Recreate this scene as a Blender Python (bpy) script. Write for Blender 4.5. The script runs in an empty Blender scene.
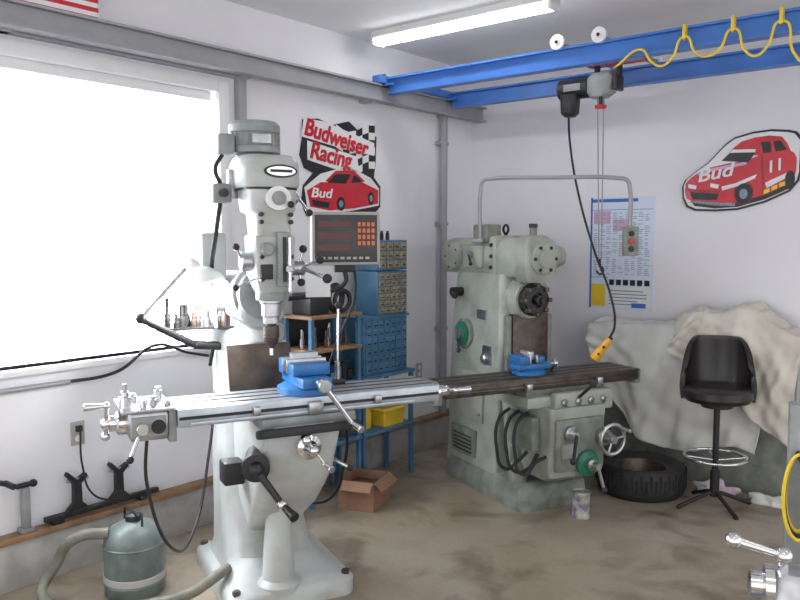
import bpy, bmesh, math, random
from mathutils import Vector, Matrix
random.seed(4)
S = bpy.context.scene
try:
    S.view_settings.view_transform = 'Standard'
except Exception:
    pass
pi = math.pi
# ------------------------------------------------------------ materials
def mat(name, col, rough=0.5, metal=0.0, var=0.12, scale=8.0, bump=0.0, emit=0.0, col2=None, detail=6, lo=.35, hi=.65):
    m = bpy.data.materials.new(name); m.use_nodes = True
    nt = m.node_tree; b = nt.nodes['Principled BSDF']
    b.inputs['Roughness'].default_value = rough
    b.inputs['Metallic'].default_value = metal
    tc = nt.nodes.new('ShaderNodeTexCoord')
    n = nt.nodes.new('ShaderNodeTexNoise'); n.inputs['Scale'].default_value = scale
    n.inputs['Detail'].default_value = detail
    nt.links.new(tc.outputs['Object'], n.inputs['Vector'])
    r = nt.nodes.new('ShaderNodeValToRGB')
    r.color_ramp.elements[0].position = lo; r.color_ramp.elements[1].position = hi
    c2 = col2 if col2 else tuple(c*(1-var) for c in col)
    r.color_ramp.elements[0].color = (*c2, 1); r.color_ramp.elements[1].color = (*col, 1)
    nt.links.new(n.outputs['Fac'], r.inputs['Fac'])
    nt.links.new(r.outputs['Color'], b.inputs['Base Color'])
    if bump > 0:
        bp = nt.nodes.new('ShaderNodeBump'); bp.inputs['Strength'].default_value = bump
        bp.inputs['Distance'].default_value = 0.01
        nt.links.new(n.outputs['Fac'], bp.inputs['Height']); nt.links.new(bp.outputs['Normal'], b.inputs['Normal'])
    if emit > 0:
        b.inputs['Emission Color'].default_value = (*col, 1)
        b.inputs['Emission Strength'].default_value = emit
    return m
def floor_mat():
    m = bpy.data.materials.new('concrete_floor'); m.use_nodes = True
    nt = m.node_tree; b = nt.nodes['Principled BSDF']; b.inputs['Roughness'].default_value = 0.55
    tc = nt.nodes.new('ShaderNodeTexCoord')
    def noise(s, d, ds=0.0):
        n = nt.nodes.new('ShaderNodeTexNoise'); n.inputs['Scale'].default_value = s; n.inputs['Detail'].default_value = d
        n.inputs['Distortion'].default_value = ds
        nt.links.new(tc.outputs['Object'], n.inputs['Vector']); return n
    n1 = noise(1.1, 8, .6); n2 = noise(3.2, 12, .5); n3 = noise(40, 4); n4 = noise(1.7, 6, 1.0)
    r1 = nt.nodes.new('ShaderNodeValToRGB'); e = r1.color_ramp.elements
    e[0].position = .33; e[0].color = (.275, .215, .15, 1); e[1].position = .62; e[1].color = (.40, .345, .275, 1)
    nt.links.new(n1.outputs['Fac'], r1.inputs['Fac'])
    r2 = nt.nodes.new('ShaderNodeValToRGB'); e = r2.color_ramp.elements
    e[0].position = .32; e[0].color = (.38, .33, .29, 1); e[1].position = .50; e[1].color = (1, 1, 1, 1)
    nt.links.new(n2.outputs['Fac'], r2.inputs['Fac'])
    mx = nt.nodes.new('ShaderNodeMixRGB'); mx.blend_type = 'MULTIPLY'; mx.inputs[0].default_value = .7
    nt.links.new(r1.outputs[0], mx.inputs[1]); nt.links.new(r2.outputs[0], mx.inputs[2])
    r4 = nt.nodes.new('ShaderNodeValToRGB'); e = r4.color_ramp.elements
    e[0].position = .30; e[0].color = (.45, .38, .32, 1); e[1].position = .42; e[1].color = (1, 1, 1, 1)
    nt.links.new(n4.outputs['Fac'], r4.inputs['Fac'])
    mx3 = nt.nodes.new('ShaderNodeMixRGB'); mx3.blend_type = 'MULTIPLY'; mx3.inputs[0].default_value = .8
    nt.links.new(mx.outputs[0], mx3.inputs[1]); nt.links.new(r4.outputs[0], mx3.inputs[2])
    mx2 = nt.nodes.new('ShaderNodeMixRGB'); mx2.blend_type = 'MULTIPLY'; mx2.inputs[0].default_value = .2
    nt.links.new(mx3.outputs[0], mx2.inputs[1]); nt.links.new(n3.outputs['Fac'], mx2.inputs[2])
    nt.links.new(mx2.outputs[0], b.inputs['Base Color'])
    bp = nt.nodes.new('ShaderNodeBump'); bp.inputs['Strength'].default_value = .15; bp.inputs['Distance'].default_value = .01
    nt.links.new(n2.outputs['Fac'], bp.inputs['Height']); nt.links.new(bp.outputs['Normal'], b.inputs['Normal'])
    return m
M = dict(
 wall=mat('wall_paint', (.80,.79,.83), .7, 0, .04, 2),
 ceil=mat('ceiling_paint', (.84,.84,.85), .8, 0, .04, 2),
 curb=mat('curb_concrete', (.46,.45,.43), .8, 0, .35, 7, .3),
 wood=mat('sill_wood', (.33,.19,.10), .6, 0, .35, 14),
 trim=mat('grey_trim', (.34,.34,.36), .5, .1, .1),
 white=mat('white_paint', (.8,.8,.82), .45, 0, .04),
 grey=mat('machine_grey_enamel', (.47,.495,.49), .38, 0, 0, 5, col2=(.36,.365,.34), lo=.3, hi=.55),
 greyd=mat('dirty_grey_enamel', (.31,.33,.33), .45, 0, .35, 9),
 green=mat('machine_green_enamel', (.36,.385,.34), .42, 0, 0, 5, col2=(.24,.25,.21), lo=.3, hi=.55),
 greend=mat('worn_green_enamel', (.245,.265,.235), .45, 0, .4, 12),
 steel=mat('bright_steel', (.50,.50,.52), .30, .9, .3, 20),
 ground=mat('ground_table_steel', (.50,.55,.60), .34, .6, .25, 9),
 chrome=mat('chrome', (.74,.74,.76), .14, 1, .08),
 dsteel=mat('dark_oily_steel', (.11,.085,.07), .35, .5, .45, 16),
 iron=mat('black_iron', (.032,.031,.033), .45, .3, .3, 10),
 rubber=mat('black_rubber', (.02,.02,.022), .6, 0, .3, 12),
 vinyl=mat('black_vinyl', (.020,.016,.016), .32, 0, .3, 6),
 blue=mat('crane_blue', (.06,.20,.60), .4, 0, .15, 5),
 vblue=mat('vise_blue', (.025,.17,.45), .35, 0, .25, 12),
 cblue=mat('cabinet_blue', (.07,.19,.33), .45, 0, .25, 8),
 drawer=mat('drawer_amber', (.36,.30,.20), .3, 0, .5, 40),
 yellow=mat('yellow_plastic', (.85,.60,.04), .4, 0, .15),
 orange=mat('pendant_yellow_orange', (.85,.42,.03), .4, 0, .15),
 red=mat('sign_red', (.60,.02,.035), .25, 0, .15, 5),
 redd=mat('dark_red', (.25,.01,.02), .4, 0, .1),
 black=mat('sign_black', (.015,.015,.018), .4, 0, .1),
 signw=mat('sign_white', (.78,.78,.80), .4, 0, .03),
 paper=mat('paper', (.66,.74,.88), .6, 0, .03),
 pblue=mat('print_blue', (.05,.15,.50), .6, 0, .1),
 pink=mat('print_pink', (.62,.42,.62), .6, 0, .1),
 pgrey=mat('print_grey', (.30,.34,.42), .6, 0, .3, 60),
 dial=mat('dial_green', (.02,.20,.12), .35, 0, .2),
 tank=mat('tank_green', (.15,.19,.18), .4, 0, .4, 12),
 card=mat('cardboard', (.29,.16,.095), .8, 0, .2),
 cloth=mat('white_sheet', (.72,.72,.70), .9, 0, .14, 5, .3),
 cream=mat('cream_sheet', (.68,.64,.56), .9, 0, .2, 6, .3),
 rag=mat('pink_rag', (.60,.42,.55), .9, 0, .5, 10, col2=(.75,.75,.78)),
 panel=mat('readout_face', (.05,.05,.052), .4, 0, .1),
 beige=mat('beige_housing', (.42,.40,.38), .45, 0, .1),
 key=mat('keypad_orange', (.75,.20,.08), .5, 0, .1),
 led=mat('led_window', (.10,.005,.005), .2, 0, .1),
 hose=mat('grey_hose', (.20,.20,.16), .6, 0, .3, 20),
 can=mat('can_label', (.55,.50,.36), .4, 0, .8, 22, col2=(.06,.10,.25)),
 tube=mat('fluorescent_tube', (1,.99,.95), .4, 0, .0, emit=12),
 shade=mat('lamp_shade_aluminium', (.9,.9,.9), .3, .2, .05),
 bulb=mat('lamp_bulb', (1,.97,.9), .4, 0, 0, emit=12),
 daylight=mat('daylit_window_pane', (.93,.97,1), .4, 0, 0, emit=11),
 slat=mat('blind_slat', (.86,.86,.88), .6, 0, .02, emit=.25),  # weak self-glow put into the slats in place of daylight passing through
 navy=mat('flag_blue', (.03,.05,.25), .7),
)
M['floor'] = floor_mat()
# ------------------------------------------------------------ builders
class G:
    def __init__(s, name, loc=(0,0,0), rz=0, parent=None):
        e = bpy.data.objects.new(name, None); S.collection.objects.link(e)
        e.location = loc; e.rotation_euler = (0,0,math.radians(rz)); e.empty_display_size = .1
        s.e = e
def fin(g, name, bm, m, smooth=True, ang=35):
    bmesh.ops.recalc_face_normals(bm, faces=bm.faces)
    me = bpy.data.meshes.new(name); bm.to_mesh(me); bm.free()
    if smooth:
        for p in me.polygons: p.use_smooth = True
        try: me.set_sharp_from_angle(angle=math.radians(ang))
        except Exception: pass
    me.materials.append(M[m] if isinstance(m, str) else m)
    o = bpy.data.objects.new(name, me); S.collection.objects.link(o)
    if g is not None: o.parent = g.e
    return o
def addbox(bm, c, s, bev=0, rot=None):
    r = bmesh.ops.create_cube(bm, size=1)
    vs = r['verts']
    bmesh.ops.scale(bm, vec=s, verts=vs)
    if bev > 0:
        es = list({e for v in vs for e in v.link_edges})
        rr = bmesh.ops.bevel(bm, geom=es, offset=bev, segments=2, affect='EDGES', profile=.5)
        vs = list({v for f in rr['faces'] for v in f.verts} | {v for v in vs if v.is_valid})
    if rot: bmesh.ops.rotate(bm, cent=(0,0,0), matrix=rot, verts=vs)
    bmesh.ops.translate(bm, vec=c, verts=vs)
def R(ax, deg): return Matrix.Rotation(math.radians(deg), 3, ax)
def box(g, name, c, s, m, bev=.006, rot=None):
    bm = bmesh.new(); addbox(bm, c, s, min(bev, min(s)*.45), rot); return fin(g, name, bm, m)
def boxes(g, name, L, m, bev=0):
    bm = bmesh.new()
    for c, s in L: addbox(bm, c, s, bev)
    return fin(g, name, bm, m)
def bx(g, name, x0, x1, y0, y1, z0, z1, m, bev=0.0):
    return box(g, name, ((x0+x1)/2,(y0+y1)/2,(z0+z1)/2), (x1-x0,y1-y0,z1-z0), m, bev)
def frame(axis):
    a = Vector(axis).normalized()
    u = a.orthogonal().normalized(); v = a.cross(u)
    return a, u, v
def addlathe(bm, o, axis, prof, n=32):
    o = Vector(o); a, u, v = frame(axis); rings = []
    for r, h in prof:
        if r < 1e-5: rings.append([bm.verts.new(o+a*h)])
        else: rings.append([bm.verts.new(o+a*h+(u*math.cos(2*pi*i/n)+v*math.sin(2*pi*i/n))*r) for i in range(n)])
    for A, B in zip(rings, rings[1:]):
        if len(A) == 1 and len(B) == 1: continue
        for i in range(n):
            j = (i+1) % n
            if len(A) == 1: bm.faces.new((A[0], B[i], B[j]))
            elif len(B) == 1: bm.faces.new((A[i], A[j], B[0]))
            else: bm.faces.new((A[i], A[j], B[j], B[i]))
    if len(rings[0]) > 1: bm.faces.new(rings[0])
    if len(rings[-1]) > 1: bm.faces.new(rings[-1])
def lathe(g, name, o, axis, prof, m, n=32):
    bm = bmesh.new(); addlathe(bm, o, axis, prof, n); return fin(g, name, bm, m)
def cyl(g, name, p1, p2, r, m, r2=None, n=24, ch=.003):
    p1 = Vector(p1); p2 = Vector(p2); L = (p2-p1).length; r2 = r if r2 is None else r2
    ch = min(ch, r*.3, r2*.3, L*.3)
    return lathe(g, name, p1, p2-p1, [(r-ch,0),(r,ch),(r2,L-ch),(r2-ch,L)], m, n)
def ball(g, name, c, r, m, sc=(1,1,1)):
    bm = bmesh.new(); rr = bmesh.ops.create_uvsphere(bm, u_segments=20, v_segments=12, radius=r)
    bmesh.ops.scale(bm, vec=sc, verts=bm.verts); bmesh.ops.translate(bm, vec=c, verts=bm.verts)
    return fin(g, name, bm, m)
def torus(g, name, c, axis, Rr, r, m, n=40, k=12, sc=1):
    bm = bmesh.new(); c = Vector(c); a, u, v = frame(axis); rings = []
    for i in range(n):
        t = 2*pi*i/n; d = u*math.cos(t)+v*math.sin(t)
        rings.append([bm.verts.new(c+d*(Rr+r*math.cos(2*pi*j/k))+a*r*sc*math.sin(2*pi*j/k)) for j in range(k)])
    for i in range(n):
        A = rings[i]; B = rings[(i+1) % n]
        for j in range(k): bm.faces.new((A[j], A[(j+1)%k], B[(j+1)%k], B[j]))
    return fin(g, name, bm, m)
def loft(g, name, secs, m, k=6):
    bm = bmesh.new(); rings = []
    for z, cx, cy, hw, hd, r in secs:
        r = min(r, hw*.999, hd*.999); ring = []
        for q, (sx, sy) in enumerate(((1,1),(-1,1),(-1,-1),(1,-1))):
            for i in range(k+1):
                t = pi/2*(q+i/k)
                ring.append(bm.verts.new((cx+sx*(hw-r)+r*math.cos(t), cy+sy*(hd-r)+r*math.sin(t), z)))
        rings.append(ring)
    n = len(rings[0])
    for A, B in zip(rings, rings[1:]):
        for i in range(n): bm.faces.new((A[i], A[(i+1)%n], B[(i+1)%n], B[i]))
    bm.faces.new(rings[0]); bm.faces.new(rings[-1])
    return fin(g, name, bm, m, ang=45)
def prism(g, name, pts, a0, a1, axis, m, bev=0):
    bm = bmesh.new()
    def P(p, a):
        if axis == 'x': return (a, p[0], p[1])
        if axis == 'y': return (p[0], a, p[1])
        return (p[0], p[1], a)
    A = [bm.verts.new(P(p, a0)) for p in pts]; B = [bm.verts.new(P(p, a1)) for p in pts]
    n = len(pts)
    bm.faces.new(A); bm.faces.new(B)
    for i in range(n): bm.faces.new((A[i], A[(i+1)%n], B[(i+1)%n], B[i]))
    if bev: bmesh.ops.bevel(bm, geom=bm.edges[:], offset=bev, segments=2, affect='EDGES')
    return fin(g, name, bm, m)
def tube(g, name, pts, r, m, smooth=True):
    cu = bpy.data.curves.new(name, 'CURVE'); cu.dimensions = '3D'; cu.bevel_depth = r; cu.bevel_resolution = 3
    cu.use_fill_caps = True; cu.resolution_u = 10
    if smooth:
        sp = cu.splines.new('BEZIER'); sp.bezier_points.add(len(pts)-1)
        for b, p in zip(sp.bezier_points, pts):
            b.co = p; b.handle_left_type = b.handle_right_type = 'AUTO'
    else:
        sp = cu.splines.new('POLY'); sp.points.add(len(pts)-1)
        for b, p in zip(sp.points, pts): b.co = (*p, 1)
    cu.materials.append(M[m]); o = bpy.data.objects.new(name, cu); S.collection.objects.link(o)
    if g is not None: o.parent = g.e
    return o
def text(g, name, s, loc, size, m, shear=0, rot=0, off=.0, sx=1):
    cu = bpy.data.curves.new(name, 'FONT'); cu.body = s; cu.size = size; cu.extrude = .0012; cu.shear = shear
    cu.materials.append(M[m])
    for k, d in enumerate(((0,0),(off,0),(0,off),(off,off)) if off else ((0,0),)):
        o = bpy.data.objects.new(name, cu); S.collection.objects.link(o)
        o.parent = g.e; o.location = (loc[0]+d[0], loc[1]-.0002*k, loc[2]+d[1]); o.rotation_euler = (pi/2, -math.radians(rot), 0); o.scale = (sx,1,1)
    return o
def flat(g, name, pts, y0, y1, m): return prism(g, name, pts, y0, y1, 'y', m)
def ell(cx, cz, a, b, n=28): return [(cx+a*math.cos(2*pi*i/n), cz+b*math.sin(2*pi*i/n)) for i in range(n)]
def spoked(g, name, c, axis, rr, m, mr='chrome', n=3, ball_m='iron'):
    torus(g, name+'_rim', c, axis, rr, rr*.13, mr, 32, 8)
    a, u, v = frame(axis)
    for i in range(n):
        d = u*math.cos(2*pi*i/n+.4)+v*math.sin(2*pi*i/n+.4)
        cyl(g, name+'_spoke', c, Vector(c)+d*rr, rr*.09, m)
    cyl(g, name+'_hub', Vector(c)-a*.02, Vector(c)+a*.02, rr*.28, m)
def ballcrank(g, name, c, axis, L, ang, m='chrome'):
    a, u, v = frame(axis); c = Vector(c); d = u*math.cos(ang)+v*math.sin(ang)
    cyl(g, name+'_shaft', c-a*.04, c+a*.015, .014, m)
    ball(g, name+'_hub', c, .022, m)
    cyl(g, name+'_arm', c-d*L*.7, c+d*L, .009, m, r2=.007)
    ball(g, name+'_weight', c-d*L*.7, .019, m)
    ball(g, name+'_boss', c+d*L, .014, m)
    cyl(g, name+'_grip', c+d*L, c+d*L+a*.08, .009, m, r2=.014)
# ------------------------------------------------------------ room
XR, YF, HC, YB = 6.4, -7.0, 2.91, 0.1
bx(None, 'floor', -.2, XR, YF, YB+.2, -.12, 0, 'floor')
bx(None, 'ceiling', -.2, XR, YF, YB+.2, HC, HC+.1, 'ceil')
bx(None, 'wall_back', -.15, XR, YB, YB+.15, 0, HC, 'wall')
WY0, WY1, WZ0, WZ1 = -4.7, -2.39, 1.0, 2.40
boxes(None, 'wall_left', [((-.075,(YF+WY0)/2,HC/2),(.15,WY0-YF,HC)), ((-.075,(WY1+YB)/2,HC/2),(.15,YB-WY1,HC)),
   ((-.075,(WY0+WY1)/2,WZ0/2),(.15,WY1-WY0,WZ0)), ((-.075,(WY0+WY1)/2,(WZ1+HC)/2),(.15,WY1-WY0,HC-WZ1))], 'wall')
g = G('window_1')
bx(g, 'pane', -.125, -.12, WY0, WY1, WZ0, WZ1, 'daylight')
for nm, a in (('jamb_far',(-.02,.02,WY1,WY1+.07,WZ0-.06,WZ1+.06)),('jamb_near',(-.02,.02,WY0-.07,WY0,WZ0-.06,WZ1+.06)),
              ('head',(-.02,.02,WY0,WY1,WZ1,WZ1+.07)),('sill',(-.12,.035,WY0,WY1,WZ0-.03,WZ0))):
    bx(g, nm, *a, 'white', .004)
bx(g, 'sash_meeting_rail', -.115, -.085, -3.32, -3.28, WZ0, WZ1, 'white')
bx(g, 'blind_headrail', -.07, -.02, WY0+.02, WY1-.02, WZ1-.05, WZ1, 'white', .003)
bm = bmesh.new(); z = WZ0+.04
while z < WZ1-.06:
    addbox(bm, (-.045,(WY0+WY1)/2,z), (.025,WY1-WY0-.06,.0015), 0, R('Y', 55)); z += .028
fin(g, 'blind_slats', bm, 'slat')
for y in (-4.3,-3.6,-2.75): tube(g, 'blind_cord', [(-.03,y,WZ0+.03),(-.03,y,WZ1-.03)], .0015, 'white', False)
CH = .24
bx(None, 'baseboard_left', 0, .06, YF, YB, 0, CH-.02, 'curb', .004)
bx(None, 'trim_1', 0, .075, YF, YB, CH-.02, CH+.01, 'wood', .004)
bx(None, 'baseboard_back', .06, XR, YB-.06, YB, 0, CH-.02, 'curb', .004)
bx(None, 'trim_2', .075, XR, YB-.075, YB, CH-.02, CH+.01, 'wood', .004)
g = G('window_header_beam')
prism(g, 'channel', [(0,2.49),(.05,2.49),(.05,2.50),(.012,2.50),(.012,2.56),(.05,2.56),(.05,2.57),(0,2.57)], YF, -2.24, 'y', 'trim')
bx(g, 'drop_post', 0, .05, -2.27, -2.22, 2.22, 2.60, 'trim', .003)
g = G('crane_runway')
def chan(x, s=1): return [(x,2.50),(x+.08*s,2.50),(x+.08*s,2.512),(x+.045*s,2.512),(x+.045*s,2.60),(x+.08*s,2.60),(x+.08*s,2.612),(x,2.612),(x,2.60),(x+.035*s,2.60),(x+.035*s,2.512),(x,2.512)]
prism(g, 'runway_beam', chan(.06), YF, YB, 'y', 'trim')
for y in (-6.2,-4.9,-3.55,-2.24,-1.2,-.34):
    bx(g, 'bracket', 0, .07, y-.03, y+.03, 2.49, 2.62, 'trim', .003)
prism(g, 'runway_beam_far', chan(4.5), YF, YB, 'y', 'trim')
for y in (-6.5,-3.2,.04): bx(g, 'far_post', 4.51, 4.57, y-.03, y+.03, 0, 2.5, 'trim', .003)
cyl(g, 'corner_post', (.05,-.34,CH+.01), (.05,-.34,2.5), .028, 'trim')
for z in (.9,1.7,2.3): box(g, 'post_strap', (.03,-.34,z), (.06,.1,.025), 'trim', .003)
# ------------------------------------------------------------ bridge crane
g = G('bridge_crane')
YN, YFr = -1.09, -.37
def ibeam(y, z=2.665, h=.11, w=.075, t=.012):
    a=h/2; b=w/2
    return [(y-b,z-a),(y+b,z-a),(y+b,z-a+t),(y+t/2,z-a+t),(y+t/2,z+a-t),(y+b,z+a-t),(y+b,z+a),(y-b,z+a),(y-b,z+a-t),(y-t/2,z+a-t),(y-t/2,z-a+t),(y-b,z-a+t)]
for nm, y in (('girder_near',YN),('girder_far',YFr)): prism(g, nm, [(p[0],p[1]-.065) for p in ibeam(y)], .16, 4.5, 'x', 'blue')
for x in (.12, 4.54):
    bx(g, 'end_truck', x-.035, x+.035, YN-.1, YFr+.12, 2.615, 2.665, 'blue', .004)
    for y in (YN-.05, YFr+.07): lathe(g, 'truck_wheel', (x-.03,y,2.64), (1,0,0), [(.0,0),(.035,0),(.035,.06),(0,.06)], 'iron')
    for y in (YN, YFr): bx(g, 'gusset', x-.05, x+.09, y-.045, y+.045, 2.60, 2.615+.002, 'blue')
TX = .0
for x in (1.42+TX, 1.67+TX):
    for y in (YN-.045, YFr+.045):
        lathe(g, 'trolley_wheel', (x,y-.012,2.685), (0,1,0), [(0,0),(.018,0),(.02,.004),(.042,.004),(.042,.022),(0,.022)], 'white')
        cyl(g, 'wheel_axle', (x,y-.018,2.685), (x,y+.03,2.685), .01, 'iron')
for x in (1.42+TX,1.67+TX): bx(g, 'trolley_crossbar', x-.015, x+.015, YN-.02, YFr+.02, 2.66, 2.685, 'trim')
bx(g, 'trolley_frame', 1.40, 1.76, -.80, -.66, 2.615, 2.66, 'red', .004)
for x in (1.46,1.6): bx(g,'hoist_lug',x-.01,x+.01,-.73,-.69,2.54,2.66,'iron')
cyl(g, 'hoist_motor', (1.22,-.71,2.50), (1.42,-.71,2.50), .062, 'iron')
bx(g, 'hoist_nameplate', 1.27,1.38,-.775,-.768,2.48,2.52,'steel')
loft(g, 'hoist_gearcase', [(2.43,1.48,-.71,.05,.05,.03),(2.46,1.49,-.71,.075,.065,.03),(2.54,1.5,-.71,.085,.065,.03),(2.57,1.5,-.71,.06,.05,.02)], 'greyd')
bx(g, 'gearcase_cover', 1.575,1.61,-.76,-.66,2.46,2.55,'iron',.01)
loft(g, 'chain_bag', [(2.33,1.30,-.74,.03,.03,.02),(2.35,1.30,-.74,.05,.045,.03),(2.46,1.3,-.74,.055,.05,.03)], 'iron')
cyl(g, 'hook_block_red', (1.50,-.74,2.36), (1.50,-.74,2.38), .035, 'red'); cyl(g, 'block_stem', (1.50,-.74,2.38), (1.50,-.74,2.45), .012,'iron')
tube(g, 'lift_chain_1', [(1.47,-.72,2.45),(1.50,-.72,1.46)], .004, 'trim', False)
tube(g, 'lift_chain_2', [(1.51,-.72,2.45),(1.515,-.72,1.46)], .004, 'trim', False)
tube(g, 'load_hook', [(1.508,-.72,1.47),(1.508,-.72,1.43),(1.53,-.72,1.40),(1.51,-.72,1.375),(1.485,-.72,1.395)], .007, 'iron')
pts = [(1.7,-1.0,2.53),(1.78,-1.13,2.51),(1.91,-1.145,2.57)]
X = 1.91
for i in range(11):
    nx = X+.225+.01*math.sin(i*2.1)
    dz = (.115,.10,.13,.19,.12)[i%5]
    pts += [(X+.06,-1.15,2.585-dz*.75),((X+nx)/2,-1.15,2.585-dz),(nx-.06,-1.15,2.585-dz*.75),(nx,-1.145,2.60)]
    bx(g, 'festoon_clip', nx-.008, nx+.008, -1.155, -1.125, 2.585, 2.66, 'yellow')
    X = nx
tube(g, 'festoon_cable', pts, .0065, 'yellow')
tube(g, 'pendant_cable', [(1.28,-.72,2.38),(1.29,-.72,2.2),(1.36,-.72,1.85),(1.48,-.73,1.5),(1.58,-.72,1.25),(1.60,-.70,1.06),(1.57,-.70,.985)], .007, 'iron')
cyl(g, 'pendant_handle', (1.575,-.70,.985), (1.48,-.72,.855), .020, 'orange', r2=.032)
cyl(g, 'pendant_collar', (1.58,-.70,.995), (1.57,-.70,.975), .014, 'iron')
for i in range(2): ball(g,'pendant_button',(1.55-.033*i,-.735,.935-.045*i),.009,'black')
# ------------------------------------------------------------ ceiling lights
def tubelight(x, y):
    g = G('fluorescent_light', (x,y,0))
    prism(g, 'housing', [(-.06,HC-.045),(.06,HC-.045),(.045,HC),(-.045,HC)], -.645, .645, 'x', 'white')
    for s in (-1,1): bx(g, 'end_cap', s*.635-.01, s*.635+.01, -.055, .055, HC-.085, HC-.04, 'white')
    for s in (-.028,.028): cyl(g, 'tube', (-.62,s,HC-.065), (.62,s,HC-.065), .016, 'tube')
tubelight(.83, -1.26); tubelight(3.6,-4.6); tubelight(4.2,-2.6)  # last two fixtures are out of view, added to light the room
# ------------------------------------------------------------ flag
g = G('flag', (0.12,-3.60,2.60), 90)
W = .45; Hh = .27
for i in range(13): flat(g, 'stripe', [(0,Hh*i/13),(W,Hh*i/13),(W,Hh*(i+1)/13),(0,Hh*(i+1)/13)], .0, .004, 'red' if i%2==0 else 'signw')
flat(g, 'canton', [(0,Hh*6/13),(W*.4,Hh*6/13),(W*.4,Hh),(0,Hh)], -.004,-.0002,'navy')
tube(g, 'hanging_rod', [(-.02,.002,Hh),(W+.02,.002,Hh)], .006, 'wood', False)
for x in (0,W): tube(g, 'hanging_cord', [(x,.002,Hh),(x,.002,HC-2.60)], .002, 'white', False)
# ------------------------------------------------------------ wall signs
g = G('race_car_sign', (1.705, YB, 1.765))
k = .0063; kh = .00545
def q(u, v): return ((u-683)*kh, (208-v)*k)
out = [q(*p) for p in ((682,182),(683,194),(688,203),(698,207),(722,208),(748,207),(778,200),(803,190),(812,180),(814,172),(814,140),(808,133),(800,131),(782,129),(762,130),(742,134),(732,140),(725,146),(712,158),(692,170),(685,175))]
flat(g, 'border', out, -.014, 0, 'black')
def inset(P, f):
    cx = sum(p[0] for p in P)/len(P); cz = sum(p[1] for p in P)/len(P)
    return [(cx+(x-cx)*f, cz+(z-cz)*(f-.02)) for x, z in P]
flat(g, 'backing', inset(out,.965), -.0165,-.0142,'signw')
flat(g, 'car_shadow', [q(*p) for p in ((688,190),(698,202),(722,205),(748,204),(778,197),(806,186),(806,176),(740,186))], -.0182,-.0167,'black')
flat(g, 'car_body', [q(*p) for p in ((687,178),(686,186),(688,194),(700,199),(722,200),(745,200),(776,193),(806,181),(809,170),(809,158),(806,153),(800,150),(785,146),(775,152),(757,158),(735,160),(715,163),(703,167),(694,172))], -.019,-.0184,'red')
flat(g, 'car_roof', [q(*p) for p in ((736,150),(742,144),(750,139),(764,136),(780,135),(793,137),(799,144),(803,152),(770,154))], -.020,-.0192,'red')
flat(g, 'windshield', [q(*p) for p in ((728,157),(734,152),(741,147),(766,148),(763,154),(758,160))], -.0208,-.0202,'black')
flat(g, 'windshield_banner', [q(*p) for p in ((737,149.5),(741,146.5),(766,147.5),(765,150.5))], -.0214,-.0209,'signw')
flat(g, 'side_window', [q(*p) for p in ((774,152),(771,141),(792,141),(799,150))], -.0212,-.0202,'black')
flat(g, 'window_pillar', [q(*p) for p in ((783,151.5),(781,141),(784,141),(787,151))], -.0216,-.0213,'red')
flat(g, 'hood_highlight', [q(*p) for p in ((700,168),(716,164),(757,159),(756,162),(718,167),(702,171))], -.0198,-.0191,'pink')
flat(g, 'grille', [q(*p) for p in ((692,187),(726,190),(724,197),(696,195))], -.0205,-.0192,'black')
flat(g, 'bumper_line', [q(*p) for p in ((688,184.5),(728,187.5),(728,188.7),(688,185.8))], -.0206,-.0192,'redd')
flat(g, 'front_spoiler', [q(*p) for p in ((690,198),(722,202),(745,203),(745,200),(722,199),(700,197))], -.0205,-.0192,'pgrey')
for u in (690,716): flat(g, 'headlight', [q(*p) for p in ((u,179),(u+10,181),(u+9,185),(u,183))], -.0206,-.0192,'signw')
flat(g, 'hood_stripe', [q(*p) for p in ((729,183),(745,180),(768,172),(766,176),(748,183),(730,187))], -.0205,-.0192,'signw')
flat(g, 'door_seam', [q(*p) for p in ((772,154),(773,154),(776,190),(775,190.5))], -.0203,-.0192,'redd')
flat(g, 'sponsor_patch', [q(*p) for p in ((777,181),(802,171),(804,175),(779,186))], -.0205,-.0192,'signw')
for u,v in ((776,192),(784,189),(792,186)): flat(g,'decal',[q(u,v),q(u+6,v-2),q(u+6,v-6),q(u,v-4)],-.0205,-.0192,'yellow')
flat(g, 'wheel_arch', ell(*q(754,190),.060,.076), -.0200,-.0192,'redd')
flat(g, 'front_wheel', ell(*q(754,191),.052,.066), -.0207,-.0192,'black'); flat(g, 'front_hub', ell(*q(754,191),.025,.032), -.0215,-.0208,'pgrey')
flat(g, 'rear_wheel', ell(*q(803,178),.028,.05), -.0207,-.0192,'black')
text(g, 'hood_lettering', 'Bud', (q(700,178)[0], -.0215, q(700,178)[1]), .115, 'signw', .3, 9, .004, 1.25)
text(g, 'door_number', '11', (q(778,172)[0], -.0215, q(778,172)[1]), .10, 'signw', .2, 12, .004)
g = G('racing_sign', (0,-1.775,1.73), 90)
kx = .74/78; kz = .62/94
def q(u, v): return ((u-300)*kx, (217-v)*kz)
out = [q(*p) for p in ((300,160),(303,140),(303,127),(316,124),(330,128),(346,122),(356,130),(375,133),(374,160),(372,175),(379,184),(379,205),(372,213),(350,213),(330,217),(306,217),(301,205),(303,188),(312,176),(304,172))]
flat(g, 'backing', out, -.012, 0, 'black')
def fl(s, t):
    u = 333+40*s; v = 127+44*t + 5*math.sin(s*5)
    return q(u, v)
for mname, par in (('signw',0),('black',1)):
    bm = bmesh.new()
    for i in range(6):
        for j in range(6):
            if (i+j) % 2 == par:
                c = [fl(i/6,j/6),fl((i+1)/6,j/6),fl((i+1)/6,(j+1)/6),fl(i/6,(j+1)/6)]
                bm.faces.new([bm.verts.new((x,-.0135,z)) for x, z in c])
    fin(g, 'flag_checks', bm, mname, False)
flat(g, 'car_backing', [q(*p) for p in ((303,190),(318,176),(345,166),(368,176),(377,186),(377,204),(350,210),(328,214),(306,214))], -.0155,-.0136,'signw')
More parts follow.
